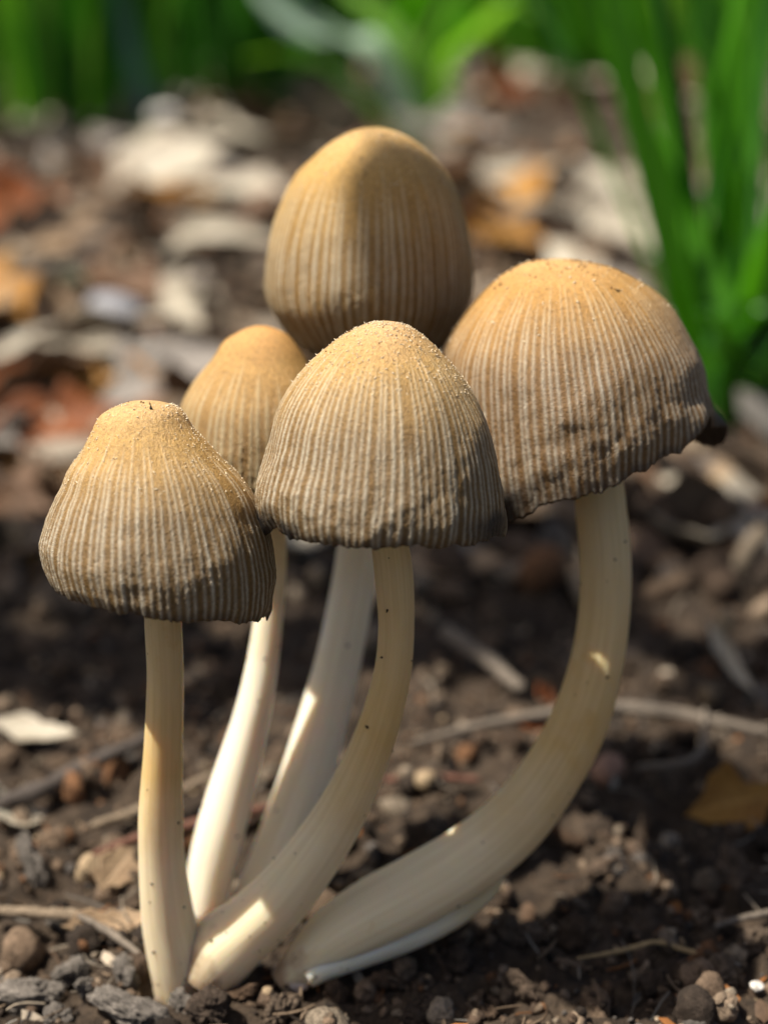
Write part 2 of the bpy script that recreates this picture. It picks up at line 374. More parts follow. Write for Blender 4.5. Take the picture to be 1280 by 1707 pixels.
    one = np.ones((ni, nth)); va = np.concatenate([VV, one]).ravel(); sa = np.concatenate([stripe_c, one*0]).ravel()
    inn_rot = np.concatenate([rotv, one*np.linspace(.90, .96, ni)[:, None]]).ravel()
    m = mesh_np(name, Vall-np.array(parent.location), grid_faces(nth, nrow, True), {'v': va, 'stripe': sa, 'rot': inn_rot})
    co = obj('cap', m, mat, parent)
    # gills: thin radial plates hanging inside
    ng = 84; gv = []; gf = []
    zt = inner[ni-1]; jb = 3
    for g in range(ng):
        i = int(g/ng*nth); dirv = unit((math.cos(th[i])*b+math.sin(th[i])*wv))
        cen_top = apex-a*(S*k*.30); bt = len(gv)
        rimp = inner[jb, i]; up = inner[ni-1, i]; stm = apex-a*(S*k*.55)+dirv*.24; stt = cen_top+dirv*.2
        side = np.cross(a, dirv)*.012
        for pnt in (rimp, up, stt, stm): gv.append(pnt-side); 
        for pnt in (rimp, up, stt, stm): gv.append(pnt+side)
        gf += [(bt, bt+1, bt+2, bt+3), (bt+7, bt+6, bt+5, bt+4), (bt, bt+3, bt+7, bt+4)]
    go = obj('gills', mesh_np('gills', np.array(gv)-np.array(parent.location), np.array(gf), smooth=False), gillmat, co)
    go['kind'] = 'stuff'
    return dict(o=co, P=P, N=N, VV=VV, TH=TH, a=a, b=b, w=wv, apex=apex, k=k, S=S, C3=C3, v=v)
def flecks(info, parent, n, v_lo, v_hi, size, mat, elong=2.2, name='granules', tlo=-190, thi=10, raise_=0.3):
    P, N, VV = info['P'], info['N'], info['VV']; nv, nth = VV.shape
    base = np.array([(1, 0, 0), (-1, 0, 0), (0, 1, 0), (0, -1, 0), (0, 0, 1), (0, 0, -1)], float)
    fb = np.array([(0, 2, 4), (2, 1, 4), (1, 3, 4), (3, 0, 4), (2, 0, 5), (1, 2, 5), (3, 1, 5), (0, 3, 5)])
    Vs = []; Fs = []; off = 0; RM = rot_mats(n)
    for q in range(n):
        j = int((v_lo+(v_hi-v_lo)*rng.random()**1.3)*(nv-1)); t = R(rng.uniform(tlo, thi)) % (2*math.pi); i = int(t/(2*math.pi)*nth) % nth
        sz = size*(0.4+1.1*rng.random()**2); sh = np.array((elong*rng.uniform(.5, 1.2), 0.7, 0.6))*sz
        V = (base*sh)@RM[q].T; Vs.append(V+P[j, i]+N[j, i]*sz*raise_); Fs.append(fb+off); off += 6
    o = obj(name, mesh_np(name, np.vstack(Vs)-np.array(parent.parent.location), np.vstack(Fs), smooth=False), mat, parent); o['kind'] = 'stuff'; return o
def stem(parent, mat, pts, Ytop, Ybase, seed, nth=72, n=170, ybend=None, flat=1.0, name='stem', ridges=()):
    q = np.array(pts, float); m = len(q); yy = np.linspace(0, 1, m)     # listed from top to foot
    L = np.concatenate([[0], np.cumsum(np.hypot(np.diff(q[:, 0]), np.diff(q[:, 1])))]); L /= L[-1]
    Ys = Ytop+(Ybase-Ytop)*(L if ybend is None else L**ybend)
    c3 = np.array([np.append(at(x, y, Y), r*depth(at(x, y, Y))/FPX) for (x, y, r), Y in zip(q, Ys)])
    sp = spline(c3, n); ctr = sp[:, :3]; rad = sp[:, 3]
    T = np.gradient(ctr, axis=0); T /= np.linalg.norm(T, axis=1)[:, None]
    side = np.cross(T, FWD); side /= np.linalg.norm(side, axis=1)[:, None]; nrm = np.cross(side, T)
    th = np.linspace(0, 2*math.pi, nth, endpoint=False); vv = 1-np.linspace(0, 1, n)
    TH, VV = np.meshgrid(th, vv)
    lo = fbm(np.stack([np.cos(TH)*1.2, np.sin(TH)*1.2, VV*5+seed], -1), 3, seed)
    fib = fbm(np.stack([np.cos(TH)*16, np.sin(TH)*16, VV*6+seed], -1), 3, seed+5)
    rr = rad[:, None]*(1+0.045*lo+0.004*fib)
    for (t0, wd, am) in ridges: rr = rr*(1+am*np.exp(-(((TH-R(t0)+math.pi) % (2*math.pi)-math.pi)/R(wd))**2))
    V = ctr[:, None, :]+rr[..., None]*(np.cos(TH)[..., None]*side[:, None, :]+flat*np.sin(TH)[..., None]*nrm[:, None, :])
    V = V.reshape(-1, 3); F = grid_faces(nth, n, True)
    V = np.vstack([V, ctr[:1], ctr[-1:]]); i = np.arange(nth); i2 = (i+1) % nth; nb = n*nth
    capf = np.concatenate([np.stack([np.full(nth, nb), i2, i, np.full(nth, nb)], -1)[:, :4], np.stack([np.full(nth, nb+1), (n-1)*nth+i, (n-1)*nth+i2, np.full(nth, nb+1)], -1)])
    bm_attr_v = np.append(VV.ravel(), [1, 0]); bf = np.append((fib*.5+.5).ravel(), [.5, .5])
    me = mesh_np(name, V-np.array(parent.location), F, {'v': bm_attr_v[:nb], 'fib': bf[:nb]}) if False else mesh_np(name, V[:nb]-np.array(parent.location), F, {'v': bm_attr_v[:nb], 'fib': bf[:nb]})
    so_ = obj(name, me, mat, parent)
    if name == 'stem':
        Vw = V[:nb].reshape(n, nth, 3); k = 34; base = np.array([(1, 0, 0), (-1, 0, 0), (0, 1, 0), (0, -1, 0), (0, 0, 1), (0, 0, -1)], float); RM = rot_mats(k)
        fb = np.array([(0, 2, 4), (2, 1, 4), (1, 3, 4), (3, 0, 4), (2, 0, 5), (1, 2, 5), (3, 1, 5), (0, 3, 5)])
        J = np.clip((n-1-(n*.85*rng.random(k)**2.2)).astype(int)-6, 0, n-1); I = rng.integers(0, nth, k); sz = rng.uniform(.008, .024, k)
        vs = np.vstack([(base*(1.6, 1, .7)*sz[q])@RM[q].T+Vw[J[q], I[q]] for q in range(k)])
        sp_ = obj('soil_specks', mesh_np('soil_specks', vs-np.array(parent.location), np.vstack([fb+6*q for q in range(k)]), smooth=False), SPECKM, so_); sp_['kind'] = 'stuff'
    return so_

SPECKM = simple_material('soil_speck', (0.05, 0.033, 0.02), .8, .3, 30)
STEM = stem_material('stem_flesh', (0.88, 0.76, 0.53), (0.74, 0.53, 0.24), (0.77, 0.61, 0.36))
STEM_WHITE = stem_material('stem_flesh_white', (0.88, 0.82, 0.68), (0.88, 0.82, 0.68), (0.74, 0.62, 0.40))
CAP_L = cap_material('cap_left', (0.68, 0.45, 0.22), (0.49, 0.305, 0.105), (0.215, 0.125, 0.038), (0.52, 0.465, 0.36), (0.64, 0.47, 0.26))
CAP_F = cap_material('cap_front', (0.66, 0.42, 0.205), (0.48, 0.30, 0.105), (0.21, 0.122, 0.037), (0.53, 0.475, 0.365), (0.62, 0.47, 0.27))
CAP_B = cap_material('cap_back', (0.70, 0.45, 0.18), (0.50, 0.305, 0.09), (0.27, 0.16, 0.045), (0.54, 0.48, 0.355), (0.64, 0.47, 0.235))
CAP_R = cap_material('cap_right', (0.66, 0.40, 0.155), (0.45, 0.25, 0.07), (0.205, 0.108, 0.03), (0.48, 0.43, 0.34), (0.58, 0.41, 0.20))
CAP_S = cap_material('cap_small', (0.62, 0.33, 0.11), (0.50, 0.30, 0.10), (0.31, 0.185, 0.06), (0.50, 0.42, 0.26), (0.55, 0.385, 0.18))
GILL = simple_material('gill_dark', (0.035, 0.028, 0.024), 0.8, 0.4, 12)
GILL_PALE = simple_material('gill_pale', (0.38, 0.32, 0.25), 0.8, 0.3, 12)
FLECK = simple_material('fleck_pale', (0.74, 0.62, 0.43), 0.4, 0.3, 30, 0.2, 0.01, 0.6)
FLECK_D = simple_material('fleck_brown', (0.20, 0.10, 0.035), 0.6, 0.3, 30, 0.2, 0.01, 0.4)
GRP = 'mushrooms of the cluster'
LEAN = R(10)
def mushroom(label, loc): return tag(empty('mushroom', loc), label, 'mushroom', GRP)

# front
m = mushroom('mushroom with a frayed bell cap in front of the tallest one, stem bowed sideways', (-1.9, 0.25, 0))
info = cap('cap', m, CAP_F, GILL, (648, 537), (636, 868),
    [(616, 540), (580, 556), (554, 574), (518, 606), (486, 646), (464, 689), (446, 743), (430, 790), (424, 825), (428, 852), (438, 872)],
    [(680, 545), (712, 567), (738, 592), (773, 631), (799, 674), (817, 714), (828, 754), (836, 800), (841, 836), (841, 858), (838, 876)],
    0.0, LEAN, 92, .20, [(-165, 9, .03), (-148, 6, -.03), (12, 26, .06), (-40, 15, .018)], 3,
    rot=[(-163, 18, .87, 1.0), (-26, 22, .875, 1.0), (-138, 9, .91, .95), (-95, 14, .95, .8)])
flecks(info, info['o'], 1100, .05, .45, .0085, FLECK, 2.4)
flecks(info, info['o'], 60, .08, .34, .011, FLECK_D, 1.4, 'brown_granules')
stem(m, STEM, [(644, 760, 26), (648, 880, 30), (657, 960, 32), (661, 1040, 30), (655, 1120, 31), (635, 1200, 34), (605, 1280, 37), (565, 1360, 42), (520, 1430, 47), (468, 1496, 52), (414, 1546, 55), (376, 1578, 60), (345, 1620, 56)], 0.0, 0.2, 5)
# left
m = mushroom('mushroom with a conical cap on a straight upright stem, before the smallest one', (-2.4, 0.2, 0))
info = cap('cap', m, CAP_L, GILL, (243, 668), (270, 1000),
    [(212, 672), (172, 692), (155, 722), (138, 755), (119, 781), (106, 811), (93, 838), (80, 883), (75, 920), (82, 958), (94, 986)],
    [(275, 671), (303, 683), (323, 712), (346, 736), (373, 765), (402, 795), (421, 824), (434, 856), (450, 902), (457, 945), (455, 990), (448, 1014)],
    -0.3, LEAN, 84, .25, [(0, 35, .055), (180, 50, -.05), (-20, 7, -.03), (-105, 4, -.012)], 8, rot=[(-103, 3.2, .955, .9)])
flecks(info, info['o'], 420, .10, .55, .010, FLECK, 2.0)
flecks(info, info['o'], 300, .10, .45, .009, FLECK, 2.0, tlo=-60, thi=20)
flecks(info, info['o'], 20, .05, .6, .013, FLECK_D, 1.6, 'brown_granules')
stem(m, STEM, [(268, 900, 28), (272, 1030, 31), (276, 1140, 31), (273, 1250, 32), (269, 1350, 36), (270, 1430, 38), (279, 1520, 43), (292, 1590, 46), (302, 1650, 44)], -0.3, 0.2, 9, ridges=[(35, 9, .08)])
SPECK = simple_material('bark_speck', (0.02, 0.015, 0.01), .7, .3, 30)
flecks(info, info['o'], 2, .125, .13, .026, SPECK, 2.0, 'bark_speck', -82, -79, -.2)
# back
m = mushroom('tallest mushroom, its egg-shaped cap rising above and behind all the others', (-1.5, 2.0, 0))
info = cap('cap', m, CAP_B, GILL_PALE, (620, 223), (618, 590),
    [(600, 225), (574, 235), (546, 252), (517, 277), (496, 298), (479, 327), (464, 365), (454, 397), (447, 428), (443, 462), (446, 492), (456, 518), (475, 545), (502, 576)],
    [(635, 223), (661, 230), (684, 241), (708, 259), (731, 281), (751, 307), (765, 339), (777, 374), (783, 408), (787, 446), (786, 478), (780, 506), (764, 537), (742, 574)],
    4.3, LEAN, 78, .24, [], 14)
flecks(info, info['o'], 260, .10, .45, .012, FLECK, 2.0)
flecks(info, info['o'], 40, .10, .40, .014, FLECK_D, 1.6, 'brown_granules')
stem(m, STEM_WHITE, [(618, 480, 28), (615, 620, 30), (610, 760, 32), (602, 870, 34), (588, 980, 36), (562, 1110, 39), (530, 1230, 43), (497, 1340, 46), (464, 1430, 47), (432, 1500, 44), (410, 1550, 38)], 4.3, 1.7, 12)
# small back left
m = mushroom('smallest mushroom, its narrow orange-tan cap peeking out behind two larger caps', (-2.05, 1.8, 0))
info = cap('cap', m, CAP_S, GILL_PALE, (438, 544), (436, 820),
    [(420, 546), (398, 555), (374, 571), (357, 598), (337, 624), (321, 648), (307, 678), (300, 730), (303, 780), (314, 820)],
    [(457, 548), (479, 559), (498, 582), (514, 608), (532, 636), (548, 665), (560, 705), (566, 750), (566, 790), (556, 822)],
    2.5, LEAN, 58, .27, [], 19, nth=520, nv=90)
stem(m, STEM_WHITE, [(442, 740, 20), (455, 860, 21), (456, 940, 22), (449, 1020, 24), (436, 1116, 27), (418, 1200, 31), (396, 1280, 36), (372, 1370, 40), (354, 1440, 38), (345, 1500, 35), (342, 1550, 30)], 2.5, 1.5, 16)
# right
m = mushroom('broad mushroom with a tilted frayed cap on the thickest, most strongly curved stem', (-0.9, 0.2, 0))
info = cap('cap', m, CAP_R, GILL, (930, 435), (962, 790),
    [(886, 438), (855, 450), (828, 469), (800, 496), (770, 531), (750, 562), (738, 590), (728, 640), (727, 700), (738, 755), (757, 800)],
    [(960, 437), (990, 443), (1023, 453), (1062, 474), (1093, 496), (1120, 527), (1144, 566), (1160, 605), (1171, 660), (1179, 700), (1184, 738)],
    2.3, LEAN, 108, .22, [(180, 60, .10), (-130, 28, .075), (0, 40, -.08), (-40, 30, -.05), (-83, 16, .02), (-90, 90, .02), (-24, 11, -.09), (20, 15, .13)], 23,
    rot=[(-124, 18, .87, 1.0), (8, 28, .90, 1.0), (-70, 30, .95, .7)], flare=[(12, 15, 34, 8), (-28, 8, 8, -4)], dent=(-85, .14, 1.2, .06, 7.0))
flecks(info, info['o'], 150, .05, .32, .016, FLECK_D, 1.4, 'brown_granules', raise_=.2)
flecks(info, info['o'], 160, .10, .5, .014, FLECK, 2.0)
flecks(info, info['o'], 4, .33, .345, .03, SPECK, 1.6, 'bark_speck', -49, -46)
rs = stem(m, STEM, [(985, 700, 38), (1000, 840, 42), (1008, 930, 43), (1006, 1030, 43), (991, 1120, 45), (962, 1210, 49), (917, 1292, 51), (858, 1368, 55), (785, 1430, 57), (700, 1482, 58), (620, 1524, 57), (552, 1566, 50), (500, 1612, 34), (470, 1640, 24)], 2.3, 0.1, 21, ybend=0.8)

sh = stem(m, STEM_WHITE, [(838, 1460, 5), (812, 1486, 15), (762, 1520, 23), (698, 1550, 27), (628, 1577, 27), (560, 1604, 24), (512, 1630, 18)], 0.75, -0.05, 27, nth=40, n=80, name='white_sheath')
sh.parent = rs; sh['label'] = 'white felty sheath along the underside of the curved stem'
# ------------------------------------------------------------------ leaves, twigs, pebbles
def leaf_mesh(L, W, curl, bend, seed, nu=26, nv=13, lobes=0.42, tipq=0.9):
    t = np.linspace(0, 1, nu); s = np.linspace(-1, 1, nv); S, T = np.meshgrid(s, t)
    wd = np.sin(np.pi*np.clip(T, 0, 1)**tipq)**0.75*(1+lobes*fbm(np.stack([T*7, np.sign(S)*2.0, 0*T+seed], -1), 2, seed))+0.012
    x = (T-.5)*L; y = S*wd*W/2; ang = S*curl*wd
    z = W/2*wd*(1-np.cos(ang))/max(curl, .2)*np.sign(curl) + bend*((T-.5)**2*4-.3)*L*.25 + 0.05*W*fbm(np.stack([x*1.1, y*1.1, 0*x+seed], -1), 3, seed+2)
    y = np.where(np.abs(ang) > 1e-4, wd*W/2*np.sin(ang)/np.where(np.abs(ang) > 1e-4, curl, 1)*1.0, y)
    veins = np.maximum(np.exp(-(S/.10)**2), 0.6*np.exp(-((((T*9+np.abs(S)*1.6) % 1)-.5)/.12)**2))
    top = np.stack([x, y, z], -1).reshape(-1, 3); F = grid_faces(nv, nu, False); n = len(top)
    V = np.vstack([top, top-np.array((0, 0, .03))]); F = np.vstack([F, F[:, ::-1]+n])
    # rim joins the two faces
    ring = [i for i in range(nv)]+[j*nv+nv-1 for j in range(1, nu)]+[(nu-1)*nv+i for i in range(nv-2, -1, -1)]+[j*nv for j in range(nu-2, 0, -1)]
    ring = np.array(ring); r2 = np.roll(ring, -1); F = np.vstack([F, np.stack([r2, ring, ring+n, r2+n], -1)])
    return mesh_np('dead_leaf', V, F, {'rib': np.tile(veins.ravel(), 2)})
LM = dict(
    pale=leaf_material('leaf_pale', (0.50, 0.44, 0.35), (0.36, 0.30, 0.22), .15),
    grey=leaf_material('leaf_grey', (0.28, 0.25, 0.22), (0.18, 0.155, 0.13), .12),
    tan=leaf_material('leaf_tan', (0.40, 0.285, 0.175), (0.28, 0.185, 0.11), .2),
    brown=leaf_material('leaf_brown', (0.16, 0.085, 0.042), (0.10, 0.055, 0.03), .2),
    orange=leaf_material('leaf_orange', (0.34, 0.095, 0.018), (0.12, 0.04, 0.014), .3),
    ochre=leaf_material('leaf_ochre', (0.46, 0.24, 0.05), (0.34, 0.15, 0.03), .3),
    green=leaf_material('leaf_greyish_green', (0.20, 0.23, 0.13), (0.30, 0.29, 0.20), .2))
def leaf(px, py, L, W, rz, colr, label=None, group=None, tilt=(0.1, 0.1), z=0.25, curl=.8, bend=.4, seed=0, name='dead_leaf', cat='leaf', pos=None):
    p = gnd(px, py) if pos is None else np.array(pos)
    o = obj(name, leaf_mesh(L, W, curl, bend, seed), LM[colr]); o.location = (p[0], p[1], soil_z(p[0], p[1])+z)
    o.rotation_euler = (R(tilt[0]), R(tilt[1]), R(rz)); return tag(o, label, cat, group)
# near leaves
leaf(196, 1478, 0.95, 0.72, 70, 'tan', 'pale tan leaf scrap propped behind the straight stem', tilt=(38, -6), z=.32, seed=3, curl=.5, bend=.2)
leaf(186, 1553, 1.25, 0.55, 20, 'tan', 'curled tan leaf scrap lying at the foot of the straight stem', tilt=(22, 4), z=.14, seed=4, curl=.9, bend=.5)
leaf(1235, 1368, 1.7, .75, 10, 'ochre', 'small ochre leaf curled on the soil near the thick curved stem', tilt=(40, -8), z=.4, seed=5, curl=.7, bend=-.3)
leaf(25, 1385, 1.1, .8, 40, 'pale', 'pale leaf scrap lying under the dark grey stick', tilt=(25, 25), z=.3, seed=6)
leaf(60, 1245, 1.6, .7, -18, 'pale', 'long pale grey leaf beside the dark grey stick', tilt=(20, 0), z=.4, seed=7)
leaf(750, 985, 2.3, 1.3, 0, 'tan', 'tan leaf lying in shade behind the front cap', tilt=(20, 0), z=.4, seed=8)
leaf(905, 1180, .8, .35, 70, 'orange', 'small reddish leaf scrap leaning on the stick behind the curved stem', tilt=(50, 10), z=.35, seed=9)
leaf(890, 1235, .6, .3, 30, 'orange', 'tiny orange leaf scrap under the stick behind the curved stem', tilt=(30, 10), z=.2, seed=10)
# mid and far leaves at their places in the litter
leaf(70, 760, 4.6, 2.6, 15, 'orange', 'large wet orange-red leaf on the ground behind the conical cap', tilt=(28, -8), z=.8, seed=11, curl=.9)
leaf(40, 850, 3.2, 1.8, -30, 'brown', 'dark brown leaf tucked under the large orange-red leaf', tilt=(15, -8), z=.35, seed=12)
leaf(170, 640, 4.4, 1.0, 5, 'pale', 'long narrow pale leaf lying above the large orange-red leaf', tilt=(12, 4), z=.9, seed=13, curl=1.4)
leaf(190, 690, 4.0, 1.6, -8, 'ochre', 'ochre leaf between the long pale leaf and the orange-red one', tilt=(25, 4), z=.5, seed=14)
leaf(310, 590, 2.9, 1.1, -55, 'pale', 'bright cream leaf standing on edge beside the smallest cap', tilt=(35, 20), z=1.1, seed=15, curl=1.2)
leaf(375, 470, 5.4, 2.0, -4, 'pale', 'arched cream leaf behind the tallest cap', tilt=(38, 0), z=1.5, seed=16, curl=1.3, bend=-.5)
leaf(130, 530, 3.4, 1.4, 60, 'green', 'greenish grey leaf beside the round grey pebble', tilt=(20, 20), z=.9, seed=17)
leaf(235, 480, 4.4, 1.3, 75, 'grey', 'narrow grey leaf leaning upright next to the arched cream leaf', tilt=(20, 25), z=1.3, seed=18, curl=1.2)
leaf(20, 640, 2.2, .9, 35, 'pale', 'small cream leaf at the tip of the long narrow pale leaf', tilt=(20, -20), z=.8, seed=19)
leaf(30, 400, 6.0, 4.0, 40, 'orange', 'broad rust leaf below the dense green grass clump', tilt=(25, -10), z=1.0, seed=20)
leaf(110, 310, 6.5, 3.0, 60, 'pale', 'big bleached folded leaf at the root of the dense green grass clump', tilt=(30, 20), z=1.6, seed=21, curl=1.2)
leaf(830, 215, 8.0, 5.0, 50, 'orange', 'large rust leaf standing up behind the tallest cap', tilt=(45, 10), z=3.0, seed=22)
leaf(760, 260, 9.0, 4.0, 10, 'grey', 'large grey leaf lying before the upright rust leaf', tilt=(20, 5), z=1.4, seed=23)
leaf(850, 330, 6.0, 2.6, 15, 'pale', 'cream leaf between the tallest cap and the tall grass', tilt=(35, 0), z=1.3, seed=24, curl=1.1)
leaf(960, 400, 7.0, 2.6, 4, 'pale', 'wide cream leaf above the broad tilted cap', tilt=(38, 0), z=1.3, seed=25, curl=1.0)
leaf(1060, 460, 4.5, 2.2, -30, 'pale', 'bright bleached leaf between the broad cap and the tall grass', tilt=(38, 10), z=1.2, seed=26)
leaf(1215, 850, 3.0, 1.3, -14, 'pale', 'cream leaf on the dark soil under the tall grass', tilt=(25, -10), z=.5, seed=27)
leaf(1240, 690, 3.4, 1.4, 20, 'grey', 'greyish leaf lying at the root of the tall grass', tilt=(25, 0), z=.6, seed=28)
leaf(1215, 1120, 1.6, .42, -62, 'pale', 'white narrow leaf sliver pointing down to the long stick', tilt=(20, 30), z=.35, seed=29, curl=1.3)
leaf(560, 185, 9.0, 4.0, 12, 'tan', 'pinkish tan leaf behind the tallest cap beside the mid grass', tilt=(20, 0), z=1.6, seed=30)
leaf(150, 800, 3.4, 1.9, -50, 'orange', 'crumpled rust leaf half under the large orange-red leaf', tilt=(20, 12), z=.5, seed=41, curl=1.2)
leaf(15, 690, 3.6, 2.0, 70, 'orange', 'rust leaf beside the small cream leaf and the long pale one', tilt=(30, -15), z=.6, seed=42)
leaf(20, 900, 2.4, 1.4, 10, 'brown', 'dark leaf on the soil just before the orange-red leaf', tilt=(20, 5), z=.4, seed=43)
# litter that only its place tells apart
lk = [('pale', 'bleached cream dead leaf lying flat among the litter', 'cream leaves of the litter'), ('grey', 'grey dead leaf lying among the litter', 'grey leaves of the litter'),
      ('tan', 'tan dead leaf lying among the litter', 'tan leaves of the litter'), ('brown', 'dark brown dead leaf lying among the litter', 'dark brown leaves of the litter'), ('ochre', 'ochre dead leaf lying among the litter', 'ochre leaves of the litter')]
protos = {c[0]: [leaf_mesh(4.0, rng.uniform(1.4, 2.4), rng.uniform(.4, 1.3), rng.uniform(-.6, .7), 100+i*7+j, 16, 9) for j in range(5)] for i, c in enumerate(lk)}
n_l = 0
while n_l < 260:
    y = 13+150*rng.random()**1.25; hw = (y+16)*.33+4; x = rng.uniform(-hw, hw)
    if 8 < x < 16 and y < 40 and rng.random() < .6: continue
    k = rng.choice(5, p=[.31, .29, .12, .22, .06]); me = protos[lk[k][0]][rng.integers(5)]
    if not me.materials: me.materials.append(LM[lk[k][0]])
    o = bpy.data.objects.new('dead_leaf', me); COL.objects.link(o); s = rng.uniform(.65, 1.45)*(1+y/160)
    if y < 22: s *= .5
    o.scale = (s, s, s); o.location = (x, y, soil_z(x, y)+rng.uniform(.2, .9)*s); o.rotation_euler = (R(rng.normal(8, 20)), R(rng.normal(0, 18)), R(rng.uniform(0, 360)))
    tag(o, lk[k][1], 'leaf', lk[k][2]); n_l += 1
# leaf crumbs too small to tell apart
bits = []
for k in range(6):
    V = np.array([(-1, 0, 0), (-.4, .5, .1), (.5, .45, .05), (1, 0, -.05), (.4, -.5, .1), (-.5, -.45, 0), (0, 0, .22)])*rng.uniform(.7, 1.2, (7, 1)); F = np.array([(0, 5, 6), (5, 4, 6), (4, 3, 6), (3, 2, 6), (2, 1, 6), (1, 0, 6)])
    bits.append((V, F))
BITC = np.array([(0.34, 0.28, 0.21), (0.20, 0.14, 0.09), (0.10, 0.06, 0.035), (0.30, 0.12, 0.035), (0.24, 0.22, 0.19)])
def litter(n, y0, y1, s0, s1, name, label, bias=1.0, lift=.4):
    x, y = ground_pts(n, y0, y1, 1.25, bias); s = rng.uniform(s0, s1, n); z = relief(x, y)+s*rng.uniform(.1, .8, n)*lift*2
    scatter(name, bits, np.stack([x, y, z], -1), s, BITC[rng.choice(5, n, p=[.25, .3, .22, .09, .14])]*rng.uniform(.7, 1.2, (n, 1)), BIT, label, .6)
BIT = simple_material('leaf_bit', None, 0.7, 0.4, 3, 0.4, 0.05, 0.3, 'tint')
litter(420, -2.5, 12, .05, .22, 'leaf_crumbs', 'small brown leaf crumbs scattered over the soil', 1.3)
litter(1900, 14, 150, .4, 1.5, 'leaf_fragments', 'broken brown and grey leaf fragments of the litter behind', 1.3)

def tube(name, pts, rads, mat, label, cat, group=None, nth=10, n=40, seed=0, wob=.45, knots=()):
    sp = spline(np.array([list(p)+[r] for p, r in zip(pts, rads)]), n); c = sp[:, :3].copy(); r = sp[:, 3]
    T = np.gradient(c, axis=0); T /= np.linalg.norm(T, axis=1)[:, None]; sd = np.cross(T, (0.01, 0.02, 1)); sd /= np.linalg.norm(sd, axis=1)[:, None]; nn = np.cross(sd, T)
    th = np.linspace(0, 2*math.pi, nth, endpoint=False); TH, J = np.meshgrid(th, np.arange(n))
    rr = r[:, None]*(1+wob*fbm(np.stack([np.cos(TH)*1.5, np.sin(TH)*1.5, J*.25+seed], -1), 3, seed)); rr[0] *= .3; rr[-1] *= .3
    for kx in knots: rr = rr*(1+.5*np.exp(-((J/n-kx)/.02)**2))
    V = c[:, None]+rr[..., None]*(np.cos(TH)[..., None]*sd[:, None]+np.sin(TH)[..., None]*nn[:, None])
    o0 = np.mean(c, axis=0); o = obj(name, mesh_np(name, V.reshape(-1, 3)-o0, grid_faces(nth, n, True), {'v': np.repeat(np.linspace(0, 1, n), nth)}), mat, None, o0)
    return tag(o, label, cat, group)
TW = dict(grey=simple_material('twig_grey', (0.17, 0.14, 0.11), .8, .4, 10), pale=simple_material('twig_pale', (0.23, 0.175, 0.12), .85, .6, 14), red=simple_material('twig_red', (0.16, 0.075, 0.05), .7, .4, 10),
          dark=simple_material('twig_dark', (0.085, 0.07, 0.06), .8, .4, 10), root=simple_material('rootlet', (0.34, 0.24, 0.12), .7, .3, 14))
def gp(px, py, z): return gnd(px, py, z)
tube('stick', [gp(680, 1240, .3), gp(790, 1212, .38), (gp(900, 1192, .42)), gp(1010, 1180, .45), gp(1120, 1188, .42), gp(1285, 1222, .35)], [.03, .07, .08, .11, .10, .07], TW['grey'], 'long grey-brown stick lying behind the thick curved stem', 'stick', seed=1, knots=(.55,))
tube('stick', [gp(740, 1050, .5), gp(800, 1090, .45), gp(870, 1150, .35)], [.15, .13, .1], TW['grey'], 'short grey stick slanting down behind the front stem', 'stick', seed=2)
tube('stick', [gp(-20, 1345, .4), gp(60, 1320, .4), gp(150, 1275, .42), gp(260, 1225, .42)], [.12, .13, .12, .09], TW['dark'], 'dark grey stick running behind the straight stem', 'stick', seed=3)
tube('twig', [gp(150, 1378, .3), gp(230, 1352, .32), gp(340, 1300, .35), gp(420, 1265, .3)], [.06, .08, .07, .05], TW['pale'], 'pale twig crossing behind the straight stem and the smallest stem', 'twig', seed=4)
tube('twig', [gp(140, 1432, .25), gp(250, 1392, .28), gp(380, 1362, .3), gp(450, 1345, .25)], [.05, .07, .08, .06], TW['red'], 'reddish brown twig behind the bases of the stems', 'twig', seed=5)
tube('twig', [gp(-15, 1518, .22), gp(60, 1522, .24), gp(135, 1526, .22)], [.07, .075, .07], TW['pale'], 'pale broken twig end on the grey clods beside the straight stem', 'twig', seed=6)
tube('twig', [gp(128, 1524, .24), gp(180, 1552, .22), gp(235, 1592, .15)], [.045, .05, .035], TW['grey'], 'thin grey twig bent off the pale broken twig end', 'twig', seed=7)
tube('twig', [gp(1190, 1545, .22), gp(1240, 1530, .22), gp(1295, 1520, .2)], [.03, .045, .05], TW['grey'], 'thin grey twig on the soil below the ochre leaf', 'twig', seed=8)
tube('rootlet', [gp(960, 1598, .18), gp(1020, 1588, .2), gp(1060, 1578, .24), gp(1095, 1570, .28), gp(1130, 1580, .24), gp(1160, 1590, .24), gp(1185, 1610, .16)], [.015, .028, .03, .03, .032, .032, .02], TW['root'], 'wavy yellowish rootlet lying on the soil crumbs', 'root', seed=9, n=60)
tube('stick', [gp(-20, 478, 1.0), gp(70, 455, 1.2), gp(175, 425, 1.3)], [.35, .36, .2], TW['grey'], 'grey stick lying in the litter near the broad rust leaf', 'stick', seed=10)
tube('twig', [gp(1060, 1280, .3), gp(1160, 1262, .5), gp(1175, 1180, .5)], [.05, .06, .04], TW['grey'], 'grey twig rising from the soil to the long grey-brown stick', 'twig', seed=11)
tube('twig', [gp(640, 1300, .25), gp(720, 1296, .28), gp(800, 1300, .2)], [.05, .06, .05], TW['red'], 'reddish twig lying flat between front stem and curved stem', 'twig', seed=12)
tube('leaf_scrap', [gp(545, 1512, .62)+np.array((0, -.25, .12)), gp(568, 1520, .62)+np.array((0, -.3, .12)), gp(592, 1532, .58)+np.array((0, -.3, .12))], [.05, .06, .04], blade_material('moss_green', (0.25, 0.32, 0.06), (0.32, 0.38, 0.10), .2), 'tiny green plant scrap stuck to the foot of the curved stem', 'plant scrap', seed=13)
